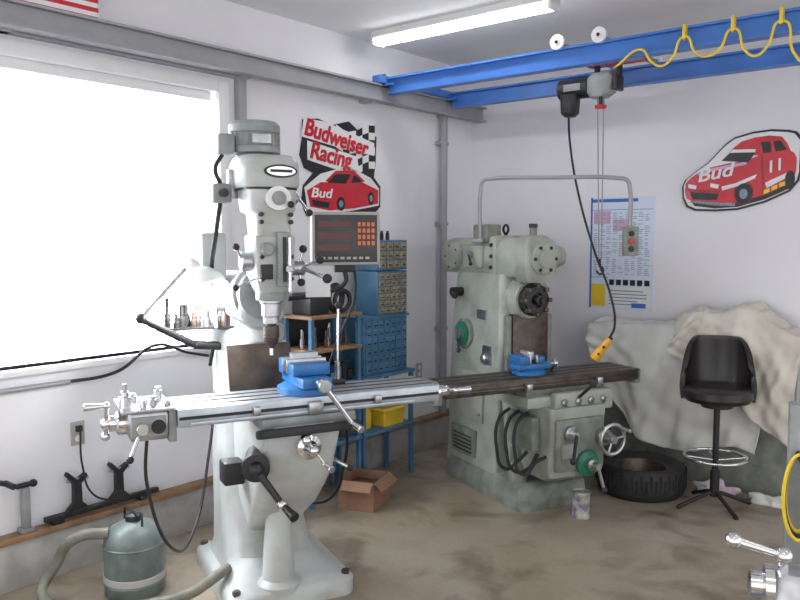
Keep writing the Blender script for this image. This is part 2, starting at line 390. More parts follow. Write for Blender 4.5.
flat(g, 'car_body', [q(*p) for p in ((305,193),(318,184),(340,184),(356,180),(376,188),(376,202),(350,208),(326,211),(308,208))], -.0175,-.0157,'red')
flat(g, 'car_roof', [q(*p) for p in ((322,183),(332,172),(350,170),(362,180),(344,186))], -.018,-.0164,'red')
flat(g, 'windshield', [q(*p) for p in ((324,184),(332,175),(347,174),(342,184))], -.0188,-.0181,'black')
flat(g, 'side_window', [q(*p) for p in ((347,183),(350,174),(357,178),(358,181))], -.0188,-.0181,'black')
flat(g, 'grille', [q(*p) for p in ((309,201),(326,203),(325,209),(311,207))], -.0188,-.0176,'black')
for c in ((337,204,.04,.045),(368,197,.03,.045)):
    flat(g, 'wheel', ell(*q(c[0],c[1]),c[2],c[3]), -.0188,-.0176,'black'); flat(g, 'hub', ell(*q(c[0],c[1]),c[2]*.5,c[3]*.5), -.0195,-.0189,'pgrey')
text(g, 'car_lettering', 'Bud', (q(308,199)[0],-.019,q(310,199)[1]), .085, 'signw', .2, 0, .003, 1.4)
flat(g, 'text_backing_1', [q(*p) for p in ((301,143),(303,126),(322,126),(372,140),(372,153),(340,150))], -.0155,-.0136,'signw')
flat(g, 'text_backing_2', [q(*p) for p in ((306,164),(306,146),(354,156),(356,172),(330,170))], -.0155,-.0136,'signw')
text(g, 'lettering_1', 'Budweiser', (q(302,140)[0],-.019,q(303,141)[1]), .15, 'red', .15, -9, .007, .92)
text(g, 'lettering_2', 'Racing', (q(307,161)[0],-.019,q(308,162)[1]), .15, 'red', .15, -7, .007, .95)
g = G('wall_chart', (1.045, YB, 1.09))
PW, PH = .47, .79
bx(g, 'sheet', 0, PW, -.004, 0, 0, PH, 'paper')
def rects(name, L, y, m):
    bm = bmesh.new()
    for x0,z0,x1,z1 in L: bm.faces.new([bm.verts.new((a*PW,y,b*PH)) for a,b in ((x0,z0),(x1,z0),(x1,z1),(x0,z1))])
    fin(g, name, bm, m, False)
rects('title_bar', [(.02,.955,.75,.985)], -.0046, 'pblue')
rects('border_lines', [(0,0,.03,1),(.03,.28,.30,.285),(.03,.885,.98,.89)], -.0046,'pblue')
rects('yellow_block', [(.03,.02,.26,.22)], -.0046,'yellow')
rects('white_panel', [(.30,.02,.98,.20)], -.0044,'signw')
rects('pink_block', [(.05,.76,.32,.88),(.36,.70,.62,.80)], -.0048,'pink')
L = []
for j in range(34):
    zz = .31+j*.0165
    for i in range(9):
        if random.random() < .8: L.append((.06+i*.1, zz, .06+i*.1+.045+.04*random.random(), zz+.006))
rects('table_rows', L, -.0052,'pgrey')
rects('picture_row', [(.32+i*.11,.215,.40+i*.11,.265) for i in range(6)], -.0052,'black')
rects('footer_rows', [(.32,.04+i*.03,.32+.4+.2*random.random(),.05+i*.03) for i in range(5)], -.0052,'pgrey')
rects('footer_logo', [(.68,.02,.9,.06)], -.0055,'pblue')
# ------------------------------------------------------------ milling machine (vertical turret)
g = mill = G('milling_machine', (.824,-2.75,0), 66)
loft(g, 'base_casting', [(0,0,0,.29,.36,.07),(.065,0,0,.29,.36,.07),(.08,0,0,.275,.345,.07),(.095,-.01,.03,.235,.28,.12),(.16,-.03,.07,.20,.22,.12),(.3,-.04,.08,.185,.205,.1),(.6,-.05,.1,.17,.19,.08),(.9,-.06,.1,.15,.18,.06),(1.12,-.07,.1,.145,.17,.05)], 'grey')
for x,y in ((-.25,-.31),(.25,-.31),(.25,.31),(-.25,.31)): cyl(g,'leveling_bolt',(x,y,.07),(x,y,.10),.018,'dsteel',n=6)
lathe(g, 'knee_screw_pedestal', (-.05,-.27,.06), (0,0,1), [(.10,0),(.10,.03),(.072,.05),(.064,.2),(.05,.36),(.042,.44),(.03,.44),(.03,.6)], 'grey')
loft(g, 'knee_casting', [(.28,-.03,-.08,.11,.06,.05),(.36,-.03,-.12,.13,.12,.06),(.44,-.03,-.17,.145,.18,.07),(.54,-.03,-.22,.155,.22,.07),(.64,-.03,-.27,.158,.25,.06),(.80,-.03,-.30,.16,.27,.03),(.835,-.03,-.30,.16,.27,.03)], 'grey')
bx(g, 'knee_ways', -.15,.10,-.56,-.05,.82,.85,'steel',.003)
bx(g, 'saddle', -.20,.20,-.56,-.24,.842,.885,'greyd',.008)
box(g, 'way_cover_front', (-.01,-.575,.83), (.42,.10,.035), 'rubber', .01, R('X',-14))
bx(g, 'column_ways', -.17,.05,-.125,-.06,.55,1.12,'steel',.004)
box(g, 'column_way_cover', (-.085,-.155,1.02), (.29,.012,.22), 'dsteel', .004, R('X',-14))
for x,z in ((.14,.74),(.14,.66)): cyl(g,'knee_gib_bolt',(x-.02,-.42,z),(x+.005,-.42,z),.014,'steel')
TL, TR = -.52, .60
bx(g, 'table', TL,TR,-.55,-.29,.885,.955,'ground',.004)
boxes(g, 't_slots', [(((TL+TR)/2,-.42+d,.9553),(TR-TL-.01,.014,.003)) for d in (-.07,0,.07)], 'dsteel')
boxes(g, 'table_front_groove', [(((TL+TR)/2,-.5505,.92),(TR-TL-.01,.004,.012))], 'iron')
boxes(g, 'table_front_scale', [((.0,-.556,.898),(.95,.012,.014))], 'ground',.002)
boxes(g, 'table_stops', [((-.22,-.56,.922),(.03,.02,.035)),((.3,-.56,.922),(.03,.02,.035)),((.02,-.565,.915),(.06,.03,.05))], 'steel', .003)
bx(g, 'feed_bracket', -.55,-.52,-.53,-.31,.83,.955,'greyd',.006)
bx(g, 'power_feed_housing', -.69,-.55,-.54,-.33,.845,.955,'steel',.015)
bx(g, 'feed_top_plate', -.72,-.53,-.555,-.30,.955,.970,'steel',.004)
bx(g, 'feed_front_plate', -.685,-.56,-.548,-.54,.865,.94,'greyd',.003)
for i,(x,y,r,h) in enumerate(((-.70,-.50,.022,.06),(-.70,-.50,.012,.09),(-.66,-.38,.018,.03),(-.60,-.50,.014,.035),(-.56,-.36,.016,.045),(-.55,-.52,.012,.02),(-.64,-.53,.012,.03),(-.63,-.44,.02,.02),(-.58,-.44,.012,.025))):
    lathe(g, 'feed_fitting', (x,y,.970), (0,0,1), [(r,0),(r,h*.7),(r*.7,h*.75),(r*.7,h),(0,h)], 'chrome' if i%2==0 else 'steel')
cyl(g, 'feed_knob_front', (-.65,-.54,.90), (-.65,-.58,.90), .022, 'chrome'); cyl(g, 'feed_dial', (-.59,-.54,.90), (-.59,-.56,.90), .026, 'iron')
lathe(g, 'feed_end_dial', (-.69,-.42,.90), (-1,0,0), [(.045,0),(.045,.03),(.03,.04),(.03,.06)], 'chrome')
ballcrank(g, 'left_crank', (-.76,-.42,.90), (-1,0,0), .085, 1.9)
cyl(g,'feed_lever',(-.66,-.55,.87),(-.70,-.60,.80),.007,'chrome'); ball(g,'feed_lever_knob',(-.70,-.60,.80),.014,'iron')
bx(g, 'end_bracket', TR,TR+.025,-.50,-.34,.85,.955,'greyd',.006)
lathe(g, 'right_dial', (TR+.025,-.42,.90), (1,0,0), [(.045,0),(.045,.03),(.025,.04),(.025,.07)], 'chrome')
ballcrank(g, 'right_crank', (TR+.11,-.42,.90), (1,0,0), .08, 2.2)
lathe(g, 'cross_feed_dial', (-.02,-.57,.765), (0,-1,0), [(.05,0),(.05,.035),(.03,.045),(.022,.07)], 'chrome')
ballcrank(g, 'cross_feed_crank', (-.02,-.655,.765), (0,-1,0), .075, 1.4)
lathe(g, 'elevating_boss', (-.18,-.40,.70), (-.3,-1,0), [(.045,0),(.045,.12),(.035,.14),(.055,.145),(.055,.185),(.02,.19)], 'iron')
cyl(g, 'elevating_arm', (-.235,-.59,.70), (-.15,-.65,.565), .016, 'iron', r2=.013)
ball(g, 'elevating_knuckle', (-.235,-.59,.70), .03, 'iron'); ball(g, 'elevating_end', (-.15,-.65,.565), .022, 'chrome')
cyl(g, 'elevating_grip', (-.15,-.65,.565), (-.13,-.74,.54), .012, 'iron', r2=.02)
cyl(g, 'knee_lock_lever', (.13,-.35,.66), (.23,-.42,.60), .008, 'chrome'); ball(g,'knee_lock_knob',(.23,-.42,.60),.015,'iron')
bx(g, 'oil_pump_box', -.28,-.19,-.26,-.16,.54,.64,'iron',.01)
lathe(g, 'turret', (-.07,.10,1.12), (0,0,1), [(.165,0),(.17,.02),(.17,.06),(.15,.075),(.15,.12),(.13,.13)], 'grey')
loft(g, 'ram', [(1.24,-.1,.1,.08,.36,.02),(1.26,-.1,.1,.10,.37,.03),(1.38,-.1,.1,.105,.37,.04),(1.43,-.1,.1,.075,.36,.04)], 'grey')
lathe(g, 'ram_adapter', (-.1,-.18,1.36), (0,-1,0), [(.09,0),(.125,.02),(.125,.05),(.11,.06),(.11,.10)], 'greyd')
for a in range(4): cyl(g,'adapter_bolt',(-.1+.095*math.cos(a*pi/2+.7),-.22,1.36+.095*math.sin(a*pi/2+.7)),(-.1+.095*math.cos(a*pi/2+.7),-.245,1.36+.095*math.sin(a*pi/2+.7)),.012,'steel')
lathe(g, 'slotting_rear_boss', (-.1,.46,1.34), (0,1,0), [(.08,0),(.08,.03),(.03,.05)], 'grey')
cyl(g, 'ram_pinion', (-.205,.0,1.30), (-.25,.0,1.30), .03, 'steel'); cyl(g,'ram_handle',(-.245,.0,1.30),(-.26,-.08,1.20),.007,'chrome')
# head
loft(g, 'head_casting', [(1.36,-.1,-.36,.052,.058,.045),(1.39,-.1,-.36,.064,.072,.03),(1.46,-.1,-.36,.080,.088,.016),(1.60,-.1,-.36,.083,.092,.014),(1.61,-.1,-.36,.072,.082,.02),(1.69,-.1,-.35,.076,.088,.03),(1.705,-.1,-.34,.098,.108,.05),(1.79,-.1,-.33,.105,.118,.06)], 'grey')
lathe(g, 'quill_clamp_ring', (-.1,-.37,1.34),(0,0,1),[(.060,0),(.062,.005),(.062,.03),(.058,.035)],'greyd')
loft(g, 'gear_housing_seam', [(1.79,-.1,-.30,.115,.155,.09),(1.80,-.1,-.30,.115,.155,.09)], 'iron')
loft(g, 'pulley_housing', [(1.80,-.1,-.29,.118,.162,.08),(1.812,-.1,-.29,.123,.168,.08),(1.90,-.1,-.29,.120,.166,.08),(1.93,-.1,-.28,.106,.146,.08)], 'grey')
lathe(g, 'motor', (-.12,-.23,1.93), (0,0,1), [(.075,0),(.075,.015),(.108,.02),(.108,.045),(.102,.05),(.102,.10),(.108,.105),(.108,.135),(.095,.15),(.03,.155)], 'greyd', 40)
boxes(g, 'motor_fins', [((-.12+.104*math.cos(a*pi/12),-.23+.104*math.sin(a*pi/12),2.003),(.006,.006,.05)) for a in range(24)], 'greyd')
flat(g, 'motor_nameplate', [(-.16,1.985),(-.08,1.985),(-.08,2.02),(-.16,2.02)], -.342,-.325,'steel')
bx(g, 'motor_terminal_box', -.29,-.22,-.30,-.20,1.94,2.02,'greyd',.008)
flat(g, 'badge', ell(-.08,1.862,.068,.026), -.468,-.45,'iron'); flat(g, 'badge_face', ell(-.08,1.862,.060,.019), -.470,-.4682,'chrome')
flat(g, 'badge_lettering', [(-.125,1.857),(-.035,1.857),(-.035,1.868),(-.125,1.868)], -.4715,-.4702,'iron')
flat(g, 'speed_plate', ell(-.09,1.755,.052,.048), -.463,-.44,'signw')
lathe(g, 'speed_selector', (-.09,-.463,1.755), (0,-1,0), [(.028,0),(.028,.012),(.015,.02)], 'greyd')
ball(g, 'selector_knob', (-.045,-.48,1.73), .014, 'iron')
lathe(g, 'brake_lever_boss', (.0,-.35,1.76), (1,0,0), [(.025,0),(.025,.02),(.012,.03)], 'steel')
cyl(g, 'brake_lever', (.03,-.35,1.76), (.055,-.42,1.70), .007, 'chrome'); ball(g,'brake_knob',(.055,-.42,1.70),.014,'iron')
lathe(g, 'feed_clutch_cover', (-.14,-.45,1.55), (0,-1,0), [(.028,0),(.028,.018),(.02,.025)], 'greyd')
bx(g, 'head_nameplate', -.165,-.115,-.458,-.445,1.43,1.49,'iron',.003)
bx(g, 'depth_stop_housing', -.10,-.045,-.475,-.435,1.40,1.62,'greyd',.006)
bx(g, 'depth_stop_slot', -.08,-.065,-.4765,-.47,1.42,1.60,'iron')
cyl(g, 'micrometer_screw', (-.055,-.488,1.38), (-.055,-.488,1.60), .007, 'chrome'); cyl(g, 'micrometer_nut', (-.055,-.488,1.46), (-.055,-.488,1.485), .018, 'steel')
for i, (dx,dz) in enumerate(((.06,.035),(-.02,.08),(-.03,-.06))):
    cyl(g, 'quill_spoke', (.02,-.37,1.47), (.05+dx*.6,-.37-dx*.9-.03,1.47+dz), .006, 'chrome'); ball(g, 'quill_spoke_knob', (.05+dx*.6,-.37-dx*.9-.03,1.47+dz), .017, 'iron')
cyl(g, 'quill_pinion_hub', (-.02,-.37,1.47), (.045,-.37,1.47), .03, 'steel')
cyl(g,'quill_feed_handle',(.03,-.40,1.47),(.10,-.50,1.43),.008,'chrome'); ball(g,'quill_feed_grip',(.10,-.50,1.43),.02,'iron')
cyl(g, 'left_feed_wheel', (-.18,-.37,1.50), (-.225,-.37,1.50), .04, 'steel'); ball(g,'left_knob',(-.25,-.40,1.56),.015,'iron'); cyl(g,'left_knob_arm',(-.22,-.38,1.51),(-.25,-.40,1.56),.006,'chrome')
cyl(g,'feed_trip_lever',(-.175,-.40,1.43),(-.27,-.46,1.40),.006,'chrome'); ball(g,'feed_trip_knob',(-.27,-.46,1.40),.014,'iron')
for z in (1.43,1.52,1.66,1.69):
    for x in (-.158,-.035): cyl(g,'head_bolt',(x,-.42,z),(x,-.456,z),.009,'iron')
lathe(g, 'quill', (-.1,-.37,1.36), (0,0,-1), [(.046,0),(.046,.03),(.040,.035),(.040,.085),(.034,.09),(.034,.115)], 'steel')
lathe(g, 'drill_chuck', (-.1,-.37,1.245), (0,0,-1), [(.020,0),(.020,.008),(.033,.012),(.034,.06),(.030,.065),(.030,.078),(.014,.105),(0,.105)], 'dsteel')
lathe(g, 'end_mill', (-.1,-.37,1.145), (0,0,-1), [(.009,0),(.009,.035),(0,.036)], 'chrome', 12)
bx(g, 'drum_switch', -.31,-.23,-.28,-.19,1.74,1.82,'greyd',.01); cyl(g,'drum_switch_knob',(-.27,-.28,1.78),(-.27,-.31,1.78),.018,'iron')
bx(g, 'switch_bracket', -.24,-.20,-.26,-.22,1.76,1.88,'steel',.004)
tube(g, 'switch_conduit', [(-.27,-.23,1.74),(-.28,-.18,1.6),(-.27,-.05,1.45),(-.22,.1,1.2),(-.24,.15,1.0)], .010, 'iron')
tube(g, 'motor_conduit', [(-.26,-.24,1.94),(-.29,-.24,1.88),(-.27,-.24,1.82)], .009, 'iron')
bx(g, 'rear_control_panel', -.30,-.19,.0,.12,1.30,1.62,'grey',.012)
tube(g, 'feed_cable', [(-.6,-.34,.86),(-.60,-.3,.6),(-.48,-.2,.28),(-.36,-.0,.28),(-.25,.15,.6),(-.2,.2,.9)], .007, 'iron')
tube(g, 'coolant_hose', [(.2,-.3,.87),(.30,-.2,.75),(.33,-.1,.5),(.30,.05,.3),(.2,.12,.28)], .008, 'iron')
bx(g,'tool_tray',-.46,-.16,-.02,.14,1.19,1.20,'iron'); bx(g,'tool_tray_bracket',-.22,-.18,.04,.08,1.10,1.19,'iron')
for i in range(11):
    x = -.44+.026*i; h = .05+.08*random.random(); r=.009+.008*random.random(); y=random.uniform(.0,.1)
    lathe(g,'tool_holder',(x,y,1.20),(0,0,1),[(r*1.3,0),(r*1.3,h*.4),(r*.7,h*.5),(r*.7,h)], random.choice(['iron','steel','dsteel','iron']),16)
def vise(loc, rz, s=1.0, handle=True):
    g = G('milling_vise', loc, rz)
    loft(g, 'swivel_base', [(0,0,0,.10*s,.10*s,.09*s),(.02*s,0,0,.10*s,.10*s,.09*s),(.03*s,0,0,.085*s,.085*s,.08*s)], 'vblue')
    bx(g, 'body', -.13*s,.11*s,-.055*s,.055*s,.03*s,.065*s,'vblue',.005)
    bx(g, 'fixed_jaw', .045*s,.10*s,-.07*s,.07*s,.06*s,.115*s,'vblue',.006)
    bx(g, 'moving_jaw', -.07*s,-.01*s,-.07*s,.07*s,.066*s,.11*s,'vblue',.006)
    bx(g, 'jaw_plate_fixed', .033*s,.047*s,-.075*s,.075*s,.072*s,.12*s,'steel',.002)
    bx(g, 'jaw_plate_moving', -.014*s,.0*s,-.075*s,.075*s,.072*s,.12*s,'steel',.002)
    bx(g, 'workpiece', .001,.032*s,-.05*s,.05*s,.09*s,.14*s,'ground',.002)
    cyl(g, 'screw', (-.13*s,0,.05*s), (-.19*s,0,.05*s), .014*s, 'steel')
    if handle:
        cyl(g, 'handle_hub', (-.18*s,0,.05*s), (-.205*s,0,.05*s), .024*s, 'chrome')
        cyl(g, 'handle', (-.193*s,0,.05*s), (-.20*s,-.10*s,-.09*s), .010*s, 'chrome', r2=.008*s)
        cyl(g, 'handle_grip', (-.20*s,-.10*s,-.09*s), (-.26*s,-.11*s,-.10*s), .009*s, 'chrome', r2=.013*s)
def L2W(o, x, y, th=66):
    c, s = math.cos(math.radians(th)), math.sin(math.radians(th)); return (o[0]+x*c-y*s, o[1]+x*s+y*c)
O1 = (.824,-2.75); O2 = (.88,-.81)
w = L2W(O1, .03,-.42); vise((w[0],w[1],.957), 66+90, 1.15)
g = G('table_clamp_lever', (*L2W(O1,.21,-.33),.957), 66)
cyl(g, 'stem', (0,0,0), (0,0,.10), .012, 'steel'); cyl(g, 'rod', (0,0,.10), (.005,.0,.34), .006, 'chrome'); ball(g,'top_knob',(.005,0,.345),.016,'iron'); bx(g,'foot',-.03,.03,-.02,.02,0,.02,'iron',.003)
# ------------------------------------------------------------ digital readout
g = G('digital_readout', (*L2W(O1,.385,.0),0), 52)
bx(g, 'housing', -.165,.165,-.04,.05,1.465,1.72,'beige',.012)
bx(g, 'face', -.15,.15,-.045,-.038,1.48,1.705,'panel',.003)
for i in range(3):
    bx(g, 'led_row', -.135,.02,-.048,-.045,1.645-i*.055,1.677-i*.055,'led')
boxes(g, 'keypad', [((.062+.022*i,-.049,1.66-.03*j),(.015,.006,.020)) for i in range(4) for j in range(4)], 'key',.001)
boxes(g, 'function_keys', [((-.11+.03*i,-.049,1.50),(.02,.006,.012)) for i in range(8)], 'beige',.001)
bx(g, 'tilt_bracket', -.05,.05,.0,.03,1.43,1.47,'iron',.004)
tube(g, 'support_arm', [(0,.015,1.44),(0,.015,1.38),(-.10,.03,1.33),(-.36,.10,1.27),(-.45,.12,1.18)], .013, 'iron')
tube(g, 'signal_cable', [(.05,.04,1.47),(.06,.09,1.30),(-.02,.10,1.1),(-.1,.1,.9),(-.2,.08,.75)], .006, 'iron')
box(g, 'paper_tag', (-.13,.02,1.37), (.12,.003,.12), 'signw', .001, R('X',-12))
# ------------------------------------------------------------ work lamp
g = G('work_lamp', (*L2W(O1,0,0),0), 66)
lathe(g, 'shade', (-.35,-.03,1.48), (.25,-.45,-.85), [(.02,-.02),(.03,.0),(.035,.03),(.07,.05),(.10,.09),(.112,.14),(.109,.14),(.095,.09),(.06,.055),(.0,.05)], 'shade')
ball(g, 'bulb', (-.335,-.07,1.41), .03, 'bulb')
cyl(g, 'arm_upper', (-.36,-.02,1.48), (-.58,-.10,1.26), .009, 'steel'); cyl(g, 'arm_lower', (-.58,-.10,1.26), (-.34,.02,1.12), .016, 'iron')
cyl(g, 'arm_bracket', (-.34,.02,1.12), (-.19,.05,1.10), .02, 'iron'); ball(g,'elbow',(-.58,-.10,1.26),.022,'iron')
lp = bpy.data.lights.new('lamp_glow','POINT'); lp.energy = 14; lp.shadow_soft_size = .03; lo = bpy.data.objects.new('lamp_glow', lp); S.collection.objects.link(lo); lo.parent = g.e; lo.location = (-.315,-.12,1.34)
# ------------------------------------------------------------ horizontal milling machine
g = G('horizontal_milling_machine', (.88,-.81,0), 66)
loft(g, 'base_plinth', [(0,0,-.14,.26,.46,.05),(.05,0,-.14,.26,.46,.05),(.065,0,-.14,.245,.445,.05),(.13,0,-.14,.24,.44,.05),(.145,0,-.14,.225,.425,.05)], 'greend')
loft(g, 'column', [(.10,0,.03,.235,.30,.03),(.25,0,.035,.225,.295,.03),(.6,0,.035,.212,.30,.03),(1.0,0,.035,.195,.30,.03),(1.25,0,.035,.18,.29,.04),(1.37,0,.04,.17,.28,.05)], 'green')
bx(g, 'column_ways', -.13,.13,-.305,-.25,.35,1.13,'dsteel',.004)
bx(g, 'column_way_gib_left', -.165,-.135,-.30,-.25,.5,1.12,'greend',.004); bx(g, 'column_way_gib_right', .135,.165,-.30,-.25,.5,1.12,'greend',.004)
# boxy overarm / gearbox
loft(g, 'overarm', [(1.36,-.01,.10,.13,.43,.03),(1.39,-.01,.10,.15,.45,.035),(1.52,-.01,.10,.15,.455,.035),(1.57,-.01,.10,.125,.44,.04),(1.595,-.01,.10,.08,.39,.04)], 'green')
lathe(g, 'overarm_rear_cap', (0,.52,1.48), (0,1,0), [(.11,0),(.11,.03),(.05,.05)], 'greend')
lathe(g, 'overarm_side_cover', (-.15,.34,1.47), (-1,0,0), [(.095,0),(.095,.03),(.085,.045),(.05,.05)], 'green')
for i in range(5): cyl(g,'cover_bolt',(-.18,.34+.075*math.cos(i*1.257),1.47+.075*math.sin(i*1.257)),(-.20,.34+.075*math.cos(i*1.257),1.47+.075*math.sin(i*1.257)),.008,'iron')
bx(g, 'side_gear_cover', -.19,-.15,-.02,.20,1.40,1.55,'green',.015)
cyl(g,'side_selector',(-.19,.08,1.49),(-.22,.08,1.49),.022,'steel'); cyl(g,'side_selector_lever',(-.215,.08,1.49),(-.23,.03,1.43),.007,'iron'); ball(g,'side_selector_knob',(-.23,.03,1.43),.014,'iron')
bx(g, 'overarm_clamp_band', -.17,.15,-.16,-.08,1.36,1.605,'green',.02)
for z in (1.41,1.48,1.55): cyl(g,'clamp_bolt',(-.165,-.12,z),(-.185,-.12,z),.012,'iron')
# vertical attachment in front
loft(g, 'head_body', [(1.33,-.03,-.38,.085,.075,.03),(1.38,-.03,-.38,.11,.085,.03),(1.52,-.03,-.38,.12,.085,.03),(1.58,-.03,-.37,.10,.075,.03),(1.61,-.03,-.36,.06,.05,.02)], 'green')
lathe(g, 'head_flange', (-.03,-.455,1.47), (0,-1,0), [(.095,0),(.095,.02),(.085,.03),(.055,.035),(.055,.05),(.03,.055)], 'green')
for i in range(6): cyl(g, 'flange_bolt', (-.03+.075*math.cos(i*pi/3),-.475,1.47+.075*math.sin(i*pi/3)), (-.03+.075*math.cos(i*pi/3),-.497,1.47+.075*math.sin(i*pi/3)), .010, 'iron')
lathe(g, 'head_right_motor', (.08,-.34,1.48), (1,0,0), [(.07,0),(.07,.08),(.06,.09),(.06,.11),(.03,.12)], 'green')
cyl(g, 'head_top_stem', (-.03,-.36,1.60), (-.03,-.36,1.66), .022, 'greend'); cyl(g,'head_top_nut',(-.03,-.36,1.655),(-.03,-.36,1.68),.028,'iron',n=6)
lathe(g, 'spindle_housing', (-.02,-.24,1.22), (0,-1,0), [(.14,0),(.14,.05),(.115,.07),(.115,.10)], 'green')
lathe(g, 'spindle_nose', (-.02,-.34,1.22), (0,-1,0), [(.10,0),(.10,.035),(.085,.045),(.085,.06),(.045,.062),(.04,.04),(.0,.04)], 'iron')
boxes(g, 'cutter_inserts', [((-.02+.088*math.cos(i*pi/4),-.392,1.22+.088*math.sin(i*pi/4)),(.026,.045,.026)) for i in range(8)],'dsteel',.003)
lathe(g, 'arbor_nut', (-.02,-.40,1.22), (0,-1,0), [(.03,0),(.03,.03),(.015,.035),(.015,.06)], 'iron')
bx(g, 'top_control_box', -.16,-.05,-.05,.12,1.57,1.68,'greend',.01)
bx(g, 'top_plate', -.10,.08,-.20,.0,1.585,1.61,'green',.006); cyl(g,'lift_eye_stem',(.05,.05,1.58),(.05,.05,1.63),.012,'iron'); torus(g,'lift_eye',(.05,.05,1.65),(1,0,0),.028,.008,'iron')
def sidedial(y, z, r):
    lathe(g, 'dial_ring', (-.19,y,z), (-1,0,0), [(r*1.25,0),(r*1.25,.025),(r*1.1,.032)], 'greend')
    lathe(g, 'dial_face', (-.222,y,z), (-1,0,0), [(r,0),(r,.012),(r*.8,.014)], 'dial')
    lathe(g, 'dial_hub', (-.236,y,z), (-1,0,0), [(r*.45,0),(r*.45,.025),(r*.2,.03)], 'steel')
    cyl(g, 'dial_lever', (-.255,y,z), (-.27,y-.03,z-r*1.3), .008, 'iron'); ball(g,'dial_lever_knob',(-.27,y-.03,z-r*1.3),.016,'iron')
sidedial(.14, .97, .08)
cyl(g, 'side_crank_hub', (-.17,.22,1.24), (-.26,.22,1.24), .03, 'iron'); ball(g,'side_crank_knob',(-.27,.16,1.22),.022,'iron'); cyl(g,'side_crank_arm',(-.255,.22,1.24),(-.27,.16,1.22),.012,'iron')
bx(g, 'side_door', -.235,-.205,-.12,.20,.42,.74,'green',.008); bx(g, 'side_cover', -.24,-.22,-.05,.25,.18,.36,'greend',.006)
boxes(g, 'side_louvres', [((-.243,.1,.21+.025*i),(.006,.22,.008)) for i in range(5)], 'iron')
for z in (.48,.68): cyl(g, 'door_knob', (-.235,-.09,z), (-.25,-.09,z), .012, 'steel')
bx(g,'name_plate',-.20,-.185,-.1,.0,1.08,1.14,'steel'); bx(g,'speed_chart',-.207,-.195,-.18,-.08,.80,.92,'steel')
lathe(g,'side_hub_low',(-.20,-.12,.84),(-1,0,0),[(.03,0),(.03,.03),(.015,.04)],'steel')
loft(g, 'knee', [(.20,0,-.50,.15,.20,.04),(.24,0,-.52,.18,.24,.04),(.50,0,-.53,.19,.25,.03),(.62,0,-.53,.20,.25,.02),(.64,0,-.53,.20,.25,.02)], 'green')
cyl(g, 'knee_screw', (0,-.42,.10), (0,-.42,.25), .035, 'steel')
bx(g, 'saddle', -.30,.30,-.70,-.36,.635,.70,'green',.012)
bx(g, 'saddle_ways', -.28,.28,-.66,-.42,.69,.745,'greend',.006)
bx(g, 'saddle_feed_panel', -.14,.28,-.745,-.69,.60,.72,'green',.015)
for x in (-.08,.02,.11,.20): lathe(g, 'saddle_knob', (x,-.745,.665), (0,-1,0), [(.022,0),(.022,.012),(.012,.02),(.012,.04)], 'steel')
T2R = .52
bx(g, 'table', -.82,T2R,-.69,-.42,.74,.81,'dsteel',.005)
boxes(g, 't_slots', [(((T2R-.82)/2,-.555+d,.8103),(T2R+.80,.018,.003)) for d in (-.08,0,.08)], 'iron')
boxes(g, 'table_edge_rail', [(((T2R-.82)/2,-.695,.765),(T2R+.80,.015,.015)),(((T2R-.82)/2,-.69,.80),(T2R+.82,.008,.01))], 'dsteel',.002)
bx(g, 'table_end_left', -.87,-.82,-.66,-.45,.70,.80,'greend',.01); bx(g, 'table_end_right', T2R,T2R+.05,-.66,-.45,.71,.80,'greend',.01)
boxes(g, 'trip_dogs', [((-.3,-.71,.765),(.04,.03,.04)),((.2,-.71,.765),(.04,.03,.04))], 'steel',.004)
ballcrank(g, 'table_crank', (-.92,-.555,.75), (-1,0,0), .09, 1.2)
cyl(g, 'feed_lever', (.02,-.74,.68), (.03,-.86,.78), .009, 'iron'); ball(g,'feed_lever_knob',(.03,-.86,.78),.018,'iron')
bx(g, 'knee_front_panel', -.17,.17,-.80,-.77,.28,.58,'greend',.012)
bx(g, 'knee_instruction_plate', -.14,-.03,-.806,-.80,.36,.44,'steel')
lathe(g, 'knee_green_dial', (.04,-.80,.32), (0,-1,0), [(.075,0),(.075,.02),(.06,.03)], 'dial'); lathe(g, 'knee_dial_hub', (.04,-.83,.32), (0,-1,0), [(.035,0),(.035,.03),(.02,.04),(.02,.08)], 'steel')
lathe(g, 'knee_shaft', (.15,-.79,.46), (0,-1,0), [(.05,0),(.05,.04),(.03,.05),(.03,.09)], 'steel')
spoked(g, 'knee_handwheel', (.15,-.89,.46), (0,-1,0), .085, 'steel','steel')
cyl(g, 'handwheel_grip', (.21,-.90,.52), (.21,-.97,.52), .012, 'chrome')
lathe(g,'knee_hub_left',(-.08,-.80,.50),(0,-1,0),[(.045,0),(.045,.02),(.03,.03),(.02,.06)],'steel')
cyl(g, 'elevating_lever', (-.08,-.86,.50), (-.15,-.92,.38), .010, 'iron'); ball(g,'elevating_knob',(-.15,-.92,.38),.02,'iron')
cyl(g, 'knee_lever', (.04,-.90,.32), (.07,-.92,.19), .010, 'steel'); ball(g,'knee_lever_knob',(.07,-.92,.19),.02,'iron')
bx(g,'knee_side_gearbox',-.25,-.19,-.68,-.42,.38,.58,'greend',.015)
for i,(a,b) in enumerate(((-.25,-.55),(-.27,-.48),(-.24,-.62))):
    tube(g, 'hydraulic_hose', [(a,b,.60),(a-.07,b,.55),(a-.10,b-.02,.38),(a-.06,b-.05,.26),(a,b-.08,.27+.03*i),(a+.06,b-.1,.36)], .010, 'rubber')
lathe(g,'coolant_pump',(-.18,-.44,.145),(0,0,1),[(.06,0),(.06,.10),(.045,.12),(.045,.2),(.02,.21)],'greend')
w = L2W(O2, -.19,-.555); vise((w[0],w[1],.812), 66+180, .95)
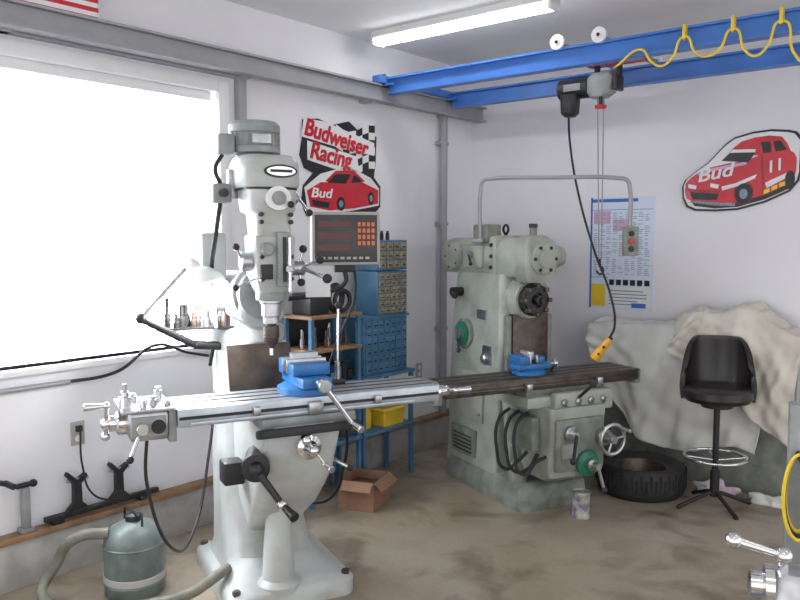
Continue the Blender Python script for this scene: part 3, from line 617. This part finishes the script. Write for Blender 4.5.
# control pendant arm
g = G('control_pendant_arm')
tube(g, 'pipe', [(.80,-.96,1.58),(.80,-.96,1.90),(.815,-.955,1.955),(.86,-.945,1.965),(1.25,-.86,1.96),(1.62,-.75,1.945),(1.675,-.735,1.93),(1.69,-.73,1.88),(1.695,-.73,1.66)], .013, 'trim')
bx(g, 'base_flange', .76,.84,-1.0,-.92,1.565,1.59,'trim',.004)
box(g, 'switch_box', (1.70,-.73,1.575), (.085,.06,.17), 'greend', .008, R('Z',35))
for z, mm in ((1.62,'iron'),(1.575,'red'),(1.53,'iron')):
    lathe(g, 'button', (1.715,-.755,z), (.6,-.8,0), [(.016,0),(.016,.015),(.012,.02)], mm)
# ------------------------------------------------------------ rack and parts cabinet (left wall)
g = G('storage_rack')
RX0, RX1, RY0, RY1 = .10, .34, -2.0, -1.60
for x in (RX0+.012,RX1-.012):
    for y in (RY0,RY1): bx(g, 'post', x-.012,x+.012,y-.012,y+.012,0,1.14,'cblue')
for z in (.36,.72): bx(g, 'shelf', RX0-.01,RX1+.01,RY0-.02,RY1+.015,z-.02,z,'cblue',.003)
bx(g, 'top_shelf', RX0,RX1+.01,RY0-.02,RY1+.015,1.12,1.14,'wood',.003); bx(g, 'mid_shelf', RX0,RX1+.01,RY0-.02,RY1+.015,.92,.94,'wood',.003)
bx(g, 'back_panel', RX0-.01,RX0,RY0,RY1,.38,1.12 ,'iron')
for i in range(13):
    y = RY0+.03+.028*i; h=.05+.1*random.random()
    lathe(g,'boring_bar',(.18+.1*random.random(),y,.94),(0,0,1),[(.012,0),(.012,h*.5),(.007,h*.5),(.007,h)],random.choice(['steel','iron','dsteel']),12)
for i in range(7):
    y=RY0+.05+.05*i; bx(g,'tool_box',.14,.31,y-.02,y+.02,.72,.78+.1*random.random(),random.choice(['iron','cblue','greyd','redd','iron']),.004)
torus(g,'cable_coil',(.25,-1.72,1.23),(1,.2,0),.075,.018,'rubber'); torus(g,'cable_coil',(.29,-1.70,1.215),(1,-.1,0),.06,.014,'rubber')
bx(g,'meter_case',.14,.30,-1.98,-1.82,1.14,1.27,'iron',.01)
for i in range(3):
    y=-1.93+.13*i; lathe(g,'jar',(.25,y,.36),(0,0,1),[(.04,0),(.04,.09),(.03,.11),(.03,.13)],random.choice(['redd','iron','tank','greyd']))
g = G('workbench')
for x in (.112,.328):
    for y in (-1.555,-1.08): bx(g, 'leg', x-.012,x+.012,y-.012,y+.012,0,.70,'cblue')
bx(g, 'lower_shelf', .09,.35,-1.57,-1.06,.34,.36,'cblue',.003); bx(g, 'top', .09,.35,-1.57,-1.06,.70,.72,'cblue',.003)
g = G('parts_cabinet')
def drawers(x, y0, y1, z0, z1, ny, nz, m):
    bx(g,'carcass',.12,x,y0,y1,z0,z1,'cblue',.004)
    dy=(y1-y0-.02)/ny; dz=(z1-z0-.02)/nz
    boxes(g,'drawer_fronts',[((x+.003,y0+.01+dy*(i+.5),z0+.01+dz*(j+.5)),(.012,dy*.86,dz*.8)) for i in range(ny) for j in range(nz)],m,.002)
    boxes(g,'drawer_pulls',[((x+.012,y0+.01+dy*(i+.5),z0+.01+dz*(j+.42)),(.010,dy*.3,dz*.12)) for i in range(ny) for j in range(nz)],'iron')
drawers(.31,-1.53,-1.10,.722,1.08,7,6,'cblue')
bx(g,'divider_top',.12,.325,-1.54,-1.09,1.08,1.095,'cblue',.003)
drawers(.31,-1.40,-1.10,1.095,1.38,5,6,'drawer')
drawers(.31,-1.40,-1.10,1.385,1.58,4,3,'drawer')
for i in range(4): lathe(g,'can_on_top',(.2,-1.35+.06*i,1.58),(0,0,1),[(.013,0),(.013,.04),(.008,.05),(.008,.06)],'iron',12)
g = G('yellow_power_tool', (.22,-1.46,.36), 10)
loft(g,'body',[(0,0,0,.045,.07,.03),(.05,0,0,.05,.08,.04),(.10,0,.01,.045,.07,.04),(.13,0,.02,.03,.05,.03)],'yellow')
tube(g,'handle',[(0,.02,.12),(0,.0,.17),(0,-.05,.17),(0,-.06,.10)],.012,'iron')
g = G('yellow_toolbox', (.24,-1.23,.36)); loft(g,'case',[(0,0,0,.07,.10,.015),(.1,0,0,.08,.11,.015),(.105,0,0,.085,.115,.015),(.12,0,0,.08,.11,.015)],'yellow'); tube(g,'handle',[(0,-.04,.12),(0,-.04,.15),(0,.04,.15),(0,.04,.12)],.006,'iron',False)
g = G('cardboard_box', (.50,-1.74,0), 20)
bm = bmesh.new()
for c,s in (((0,0,.004),(.22,.26,.006)),((-.11,0,.085),(.005,.26,.17)),((.11,0,.085),(.005,.26,.17)),((0,-.13,.085),(.22,.005,.17)),((0,.13,.085),(.22,.005,.17))): addbox(bm,c,s)
addbox(bm,(.14,0,.15),(.005,.25,.07),0,R('Y',-50)); addbox(bm,(0,-.15,.15),(.21,.005,.07),0,R('X',-50)); fin(g,'walls',bm,'card')
bx(g,'contents',-.09,.09,-.1,.1,.01,.13,'dsteel',.01)
# ------------------------------------------------------------ left ledge items
g = G('bed_clamp_bar', (.12,-3.17,0), 90)
ZL = CH+.01
bx(g,'foot_a',-.26,-.20,.05,.11,ZL,ZL+.03,'iron',.004); bx(g,'foot_b',.20,.26,.05,.11,ZL,ZL+.03,'iron',.004)
bx(g,'bar',-.29,.31,.05,.08,ZL+.02,ZL+.045,'iron',.004)
for x in (-.13,.09):
    prism(g,'upright',[(x-.055,ZL+.045),(x+.055,ZL+.045),(x+.02,ZL+.08),(x+.018,ZL+.17),(x+.05,ZL+.20),(x+.045,ZL+.215),(x,ZL+.19),(x-.045,ZL+.235),(x-.055,ZL+.22),(x-.018,ZL+.17),(x-.02,ZL+.08)],.05,.08,'y','iron')
    cyl(g,'clamp_screw',(x-.05,.065,ZL+.19),(x+.06,.065,ZL+.19),.008,'steel')
g = G('hand_crank_grinder', (.13,-3.76,0), 90)
bx(g,'foot',-.05,.05,.06,.125,ZL,ZL+.02,'iron',.004); loft(g,'post',[(ZL+.02,0,.09,.025,.02,.01),(ZL+.26,0,.09,.03,.02,.01)],'greyd')
cyl(g,'gear_case',(0,.115,ZL+.30),(0,.05,ZL+.30),.06,'iron'); cyl(g,'crank',(0,.05,ZL+.30),(.12,.04,ZL+.26),.012,'iron'); cyl(g,'grip',(.12,.05,ZL+.26),(.12,-.03,ZL+.26),.014,'iron')
g = G('bench_clamp', (.12,-3.54,0), 90)
bx(g,'foot',-.03,.03,.055,.11,ZL,ZL+.02,'greyd',.004); bx(g,'body',-.018,.018,.06,.095,ZL+.02,ZL+.21,'greyd',.006); cyl(g,'screw',(-.04,.078,ZL+.22),(.04,.078,ZL+.22),.012,'iron'); ball(g,'screw_ball',(.04,.078,ZL+.22),.018,'iron')
def outlet(loc, rz):
    g = G('power_outlet', loc, rz); bx(g,'plate',-.035,.035,-.008,0,-.058,.058,'beige',.003)
    for z in (-.025,.025): lathe(g,'socket',(0,-.008,z),(0,-1,0),[(.016,0),(.016,.003)],'white')
    return g
g = outlet((0,-3.26,.65), 90); bx(g,'plug',-.015,.015,-.03,-.01,.01,.04,'iron',.003)
outlet((0,-.58,.60), 90)
g = G('wall_conduit')
tube(g,'conduit',[(.02,-5.5,.90),(.02,-3.6,.91),(.02,-3.3,.91)], .012,'trim')
tube(g,'cable_1',[(.02,-3.35,.91),(.03,-3.05,.93),(.05,-2.85,1.04),(.06,-2.65,.98),(.03,-2.4,.92)], .008,'iron')
tube(g,'cable_2',[(.03,-3.26,.67),(.06,-3.27,.50),(.10,-3.24,.36),(.13,-3.1,.30)], .005,'iron')
g = G('coolant_tank', (.47,-3.255,0), 0)
lathe(g,'drum',(0,0,0),(0,0,1),[(.125,0),(.132,.01),(.132,.05),(.137,.055),(.132,.06),(.132,.22),(.137,.225),(.132,.23),(.128,.26),(.10,.30),(.05,.325),(.0,.33)],'tank',40)
lathe(g,'band',(0,0,.062),(0,0,1),[(.1325,0),(.1345,.002),(.1345,.03),(.1325,.032)],'beige',40)
lathe(g,'filler_cap',(0,0,.32),(0,0,1),[(.035,0),(.035,.03),(.02,.04)],'iron'); tube(g,'carry_handle',[(-.07,0,.31),(-.07,0,.37),(.07,0,.37),(.07,0,.31)],.006,'iron',False)
g = G('coolant_hose')
tube(g,'hose',[(.44,-3.36,.29),(.36,-3.47,.28),(.26,-3.52,.14),(.30,-3.60,.05),(.50,-3.52,.03),(.68,-3.40,.04),(.82,-3.22,.07),(.86,-3.10,.12),(.84,-3.02,.125)], .024,'hose')
# ------------------------------------------------------------ right-hand corner
g = G('covered_cabinet')
bx(g,'cabinet',1.20,2.46,-.06,.03,.0,.97,'greend',.01)
def cloth(g, name, x0, x1, top, bot, yf, m, seed, nx=130, nt=70):
    random.seed(seed); ph=[random.uniform(0,6) for _ in range(9)]
    bm=bmesh.new(); rows=[]
    for j in range(nt+1):
        t=j/nt; row=[]
        for i in range(nx+1):
            s=i/nx; x=x0+(x1-x0)*s; zt=top(s); zb=bot(s)
            wr=.007*math.sin(40*s+22*t+ph[5])+.006*math.sin(23*s-30*t+ph[6])+.004*math.sin(70*s+11*t+ph[7])
            if t<.2:
                y=.04+(yf-.04)*(t/.2); z=zt-.02*(t/.2)**2+.010*math.sin(9*s+ph[0]+t*9)+wr
            else:
                k=(t-.2)/.8; z=zt-.02+(zb-zt)*k
                fold=(.3+.7*k)*(.020*abs(math.sin(9*s+ph[1]+1.6*k))-.01+.012*math.sin(26*s+ph[2]-4*k)+.008*math.sin(7*s+ph[3]+6*k))
                y=yf-.02*math.sin(pi*min(1,k*1.2))-.04*k-fold-.012+wr*min(1,k*4)
                x+=.025*math.sin(5*k+ph[4]+8*s)
            row.append(bm.verts.new((x,y,z)))
        rows.append(row)
    for j in range(nt):
        for i in range(nx): bm.faces.new((rows[j][i],rows[j][i+1],rows[j+1][i+1],rows[j+1][i]))
    o=fin(g,name,bm,m,True,180); md=o.modifiers.new('thick','SOLIDIFY'); md.thickness=.004
    return o
g=G('white_dust_sheet')
cloth(g,'sheet',1.17,2.30,lambda s:1.02+.02*math.sin(4*s),lambda s:.70-.42*min(1,s*3.0)+.04*math.sin(9*s),-.11,'cloth',3)
g=G('cream_dust_sheet')
cloth(g,'sheet',1.76,2.52,lambda s:1.02+.13*max(0,math.sin(pi*min(1,.05+s)))**.8+.025*math.sin(13*s)+.02,lambda s:.86-.10*math.sin(s*3)-.50*max(0,s-.40)/.60,-.155,'cream',8)
g=G('car_tire',(1.68,-.44,0))
lathe(g,'tire',(0,0,0),(0,0,1),[(.16,.03),(.19,.01),(.24,.0),(.262,.02),(.27,.05),(.273,.10),(.27,.14),(.262,.17),(.24,.19),(.19,.18),(.16,.16),(.165,.10),(.16,.03)],'rubber',48)
boxes(g,'tread_blocks',[((.271*math.cos(a*pi/30),.271*math.sin(a*pi/30),.10+.03*(a%2)),(.010,.010,.08)) for a in range(60)],'rubber')
lathe(g,'wheel_rim',(0,0,.03),(0,0,1),[(.0,.05),(.05,.05),(.06,.03),(.11,.03),(.14,.08),(.155,.13),(.163,.135),(.158,.0),(.1,.0)],'dsteel',40)
def rag(name,loc,r,m,seed):
    random.seed(seed); bm=bmesh.new(); bmesh.ops.create_icosphere(bm,subdivisions=4,radius=r)
    for v in bm.verts:
        p=v.co; f=1+.22*math.sin(p.x*55+seed)+.18*math.sin(p.y*47+p.z*60)+.1*math.sin(p.x*110+p.y*90)
        v.co=Vector((p.x*f*1.3,p.y*f*.6,max(0,(p.z+r*.35)*.6*f)))
    g=G(name,loc); fin(g,'crumple',bm,m,True,180)
rag('rag_pile',(2.06,-.18,0),.095,'rag',2)
rag('plastic_bag',(2.39,-.20,0.0),.08,'cloth',5)
# stool
g=G('swivel_stool',(2.135,-.44,0),20)
for a in range(4):
    t=a*pi/2+.5; c,s=math.cos(t),math.sin(t)
    tube(g,'leg',[(0,0,.09),(.07*c,.07*s,.07),(.16*c,.16*s,.035),(.225*c,.225*s,.012)],.012,'iron')
    cyl(g,'glide',(.225*c,.225*s,0),(.225*c,.225*s,.015),.016,'iron')
cyl(g,'column',(0,0,.06),(0,0,.63),.018,'iron'); cyl(g,'sleeve',(0,0,.06),(0,0,.22),.027,'iron')
torus(g,'foot_ring',(0,0,.30),(0,0,1),.175,.010,'chrome')
for a in range(4):
    t=a*pi/2+.2; cyl(g,'ring_spoke',(0,0,.28),(.175*math.cos(t),.175*math.sin(t),.30),.007,'chrome')
cyl(g,'swivel_plate',(0,0,.60),(0,0,.635),.09,'iron')
lathe(g,'seat_cushion',(0,0,.63),(0,0,1),[(.14,0),(.18,.01),(.197,.035),(.195,.075),(.165,.095),(.08,.10),(0,.098)],'vinyl',40)
bm=bmesh.new(); N=36;K=12; rows=[]
for j in range(K+1):
    k=j/K; row=[]
    for i in range(N+1):
        s=-1+2*i/N
        half=math.radians(100-14*k)
        a=pi/2+s*half; rr=.190+.010*math.sin(pi*k)-.005*k
        e=abs(s)
        zt=1.0-.20*max(0,(e-.42)/.58)**1.7
        z=.645+(zt-.645)*k
        row.append(bm.verts.new((rr*math.cos(a),rr*math.sin(a)+.03*k,z)))
    rows.append(row)
for j in range(K):
    for i in range(N): bm.faces.new((rows[j][i],rows[j][i+1],rows[j+1][i+1],rows[j+1][i]))
o=fin(g,'backrest',bm,'vinyl',True,180); md=o.modifiers.new('pad','SOLIDIFY'); md.thickness=.030; md.offset=0; md=o.modifiers.new('b','BEVEL'); md.width=.012; md.segments=3
g=G('food_can',(1.605,-1.11,0))  # small food tin with a printed label
lathe(g,'can',(0,0,0),(0,0,1),[(.05,0),(.053,.004),(.05,.01),(.05,.14),(.053,.146),(.053,.15),(.046,.15),(.046,.143),(0,.143)],'can')
torus(g,'rim',(0,0,.15),(0,0,1),.05,.003,'steel')
# ------------------------------------------------------------ foreground lathe and hose post
g=G('metal_lathe',(3.13,-3.20,0),20)
bx(g,'pedestal',-.12,.30,-.2,.2,0,.5,'greyd',.015); bx(g,'bed',-.16,.9,-.13,.13,.5,.66,'greyd',.01); bx(g,'bed_far_leg',.6,.88,-.2,.2,0,.5,'greyd',.015)
boxes(g,'ways',[((.37,-.08,.665),(1.06,.03,.02)),((.37,.08,.665),(1.06,.03,.02))],'steel',.003)
loft(g,'tailstock',[(.67,.05,0,.09,.10,.02),(.72,.05,0,.07,.06,.02),(.76,.05,0,.06,.055,.03),(.80,.05,0,.06,.055,.05),(.825,.05,0,.05,.04,.04)],'steel')
lathe(g,'quill_barrel',(.0,0,.78),(-1,0,0),[(.05,0),(.05,.02),(.03,.025),(.03,.05),(.02,.055)],'chrome')
cyl(g,'lock_stem',(.02,0,.81),(.02,0,.855),.012,'chrome'); ball(g,'lock_hub',(.02,0,.855),.02,'chrome')
cyl(g,'lock_lever',(.02,0,.855),(-.08,-.01,.88),.008,'chrome',r2=.012); ball(g,'lock_lever_end',(-.09,-.01,.882),.019,'chrome')
g=G('hose_post',(2.965,-2.38,0),20)
bx(g,'post',.0,.06,-.03,.03,0,1.06,'greyd',.004); bx(g,'foot',-.12,.18,-.15,.15,0,.02,'greyd',.004); cyl(g,'peg',(.03,-.03,.90),(.03,-.12,.90),.012,'iron')
for i in range(3):
    pts=[]
    for a in range(17):
        t=2*pi*a/16; pts.append((.03+(.04+.005*i)*math.sin(t),-.05-.022*i,.775+(.125+.008*i)*math.cos(t)))
    tube(g,'hose_loop',pts,.006,'yellow' if i!=1 else 'iron')
# ------------------------------------------------------------ lights / world / camera
w=bpy.data.worlds.new('World'); S.world=w; w.use_nodes=True
bg=w.node_tree.nodes['Background']; bg.inputs[0].default_value=(.98,.985,1,1); bg.inputs[1].default_value=1.8
cam=bpy.data.cameras.new('camera'); co=bpy.data.objects.new('camera',cam); S.collection.objects.link(co); S.camera=co
cam.lens=35.1; cam.sensor_width=36; cam.clip_start=.05
co.location=(3.586,-5.132,1.6); co.rotation_euler=(math.radians(90-4.62),0,math.radians(39.6))
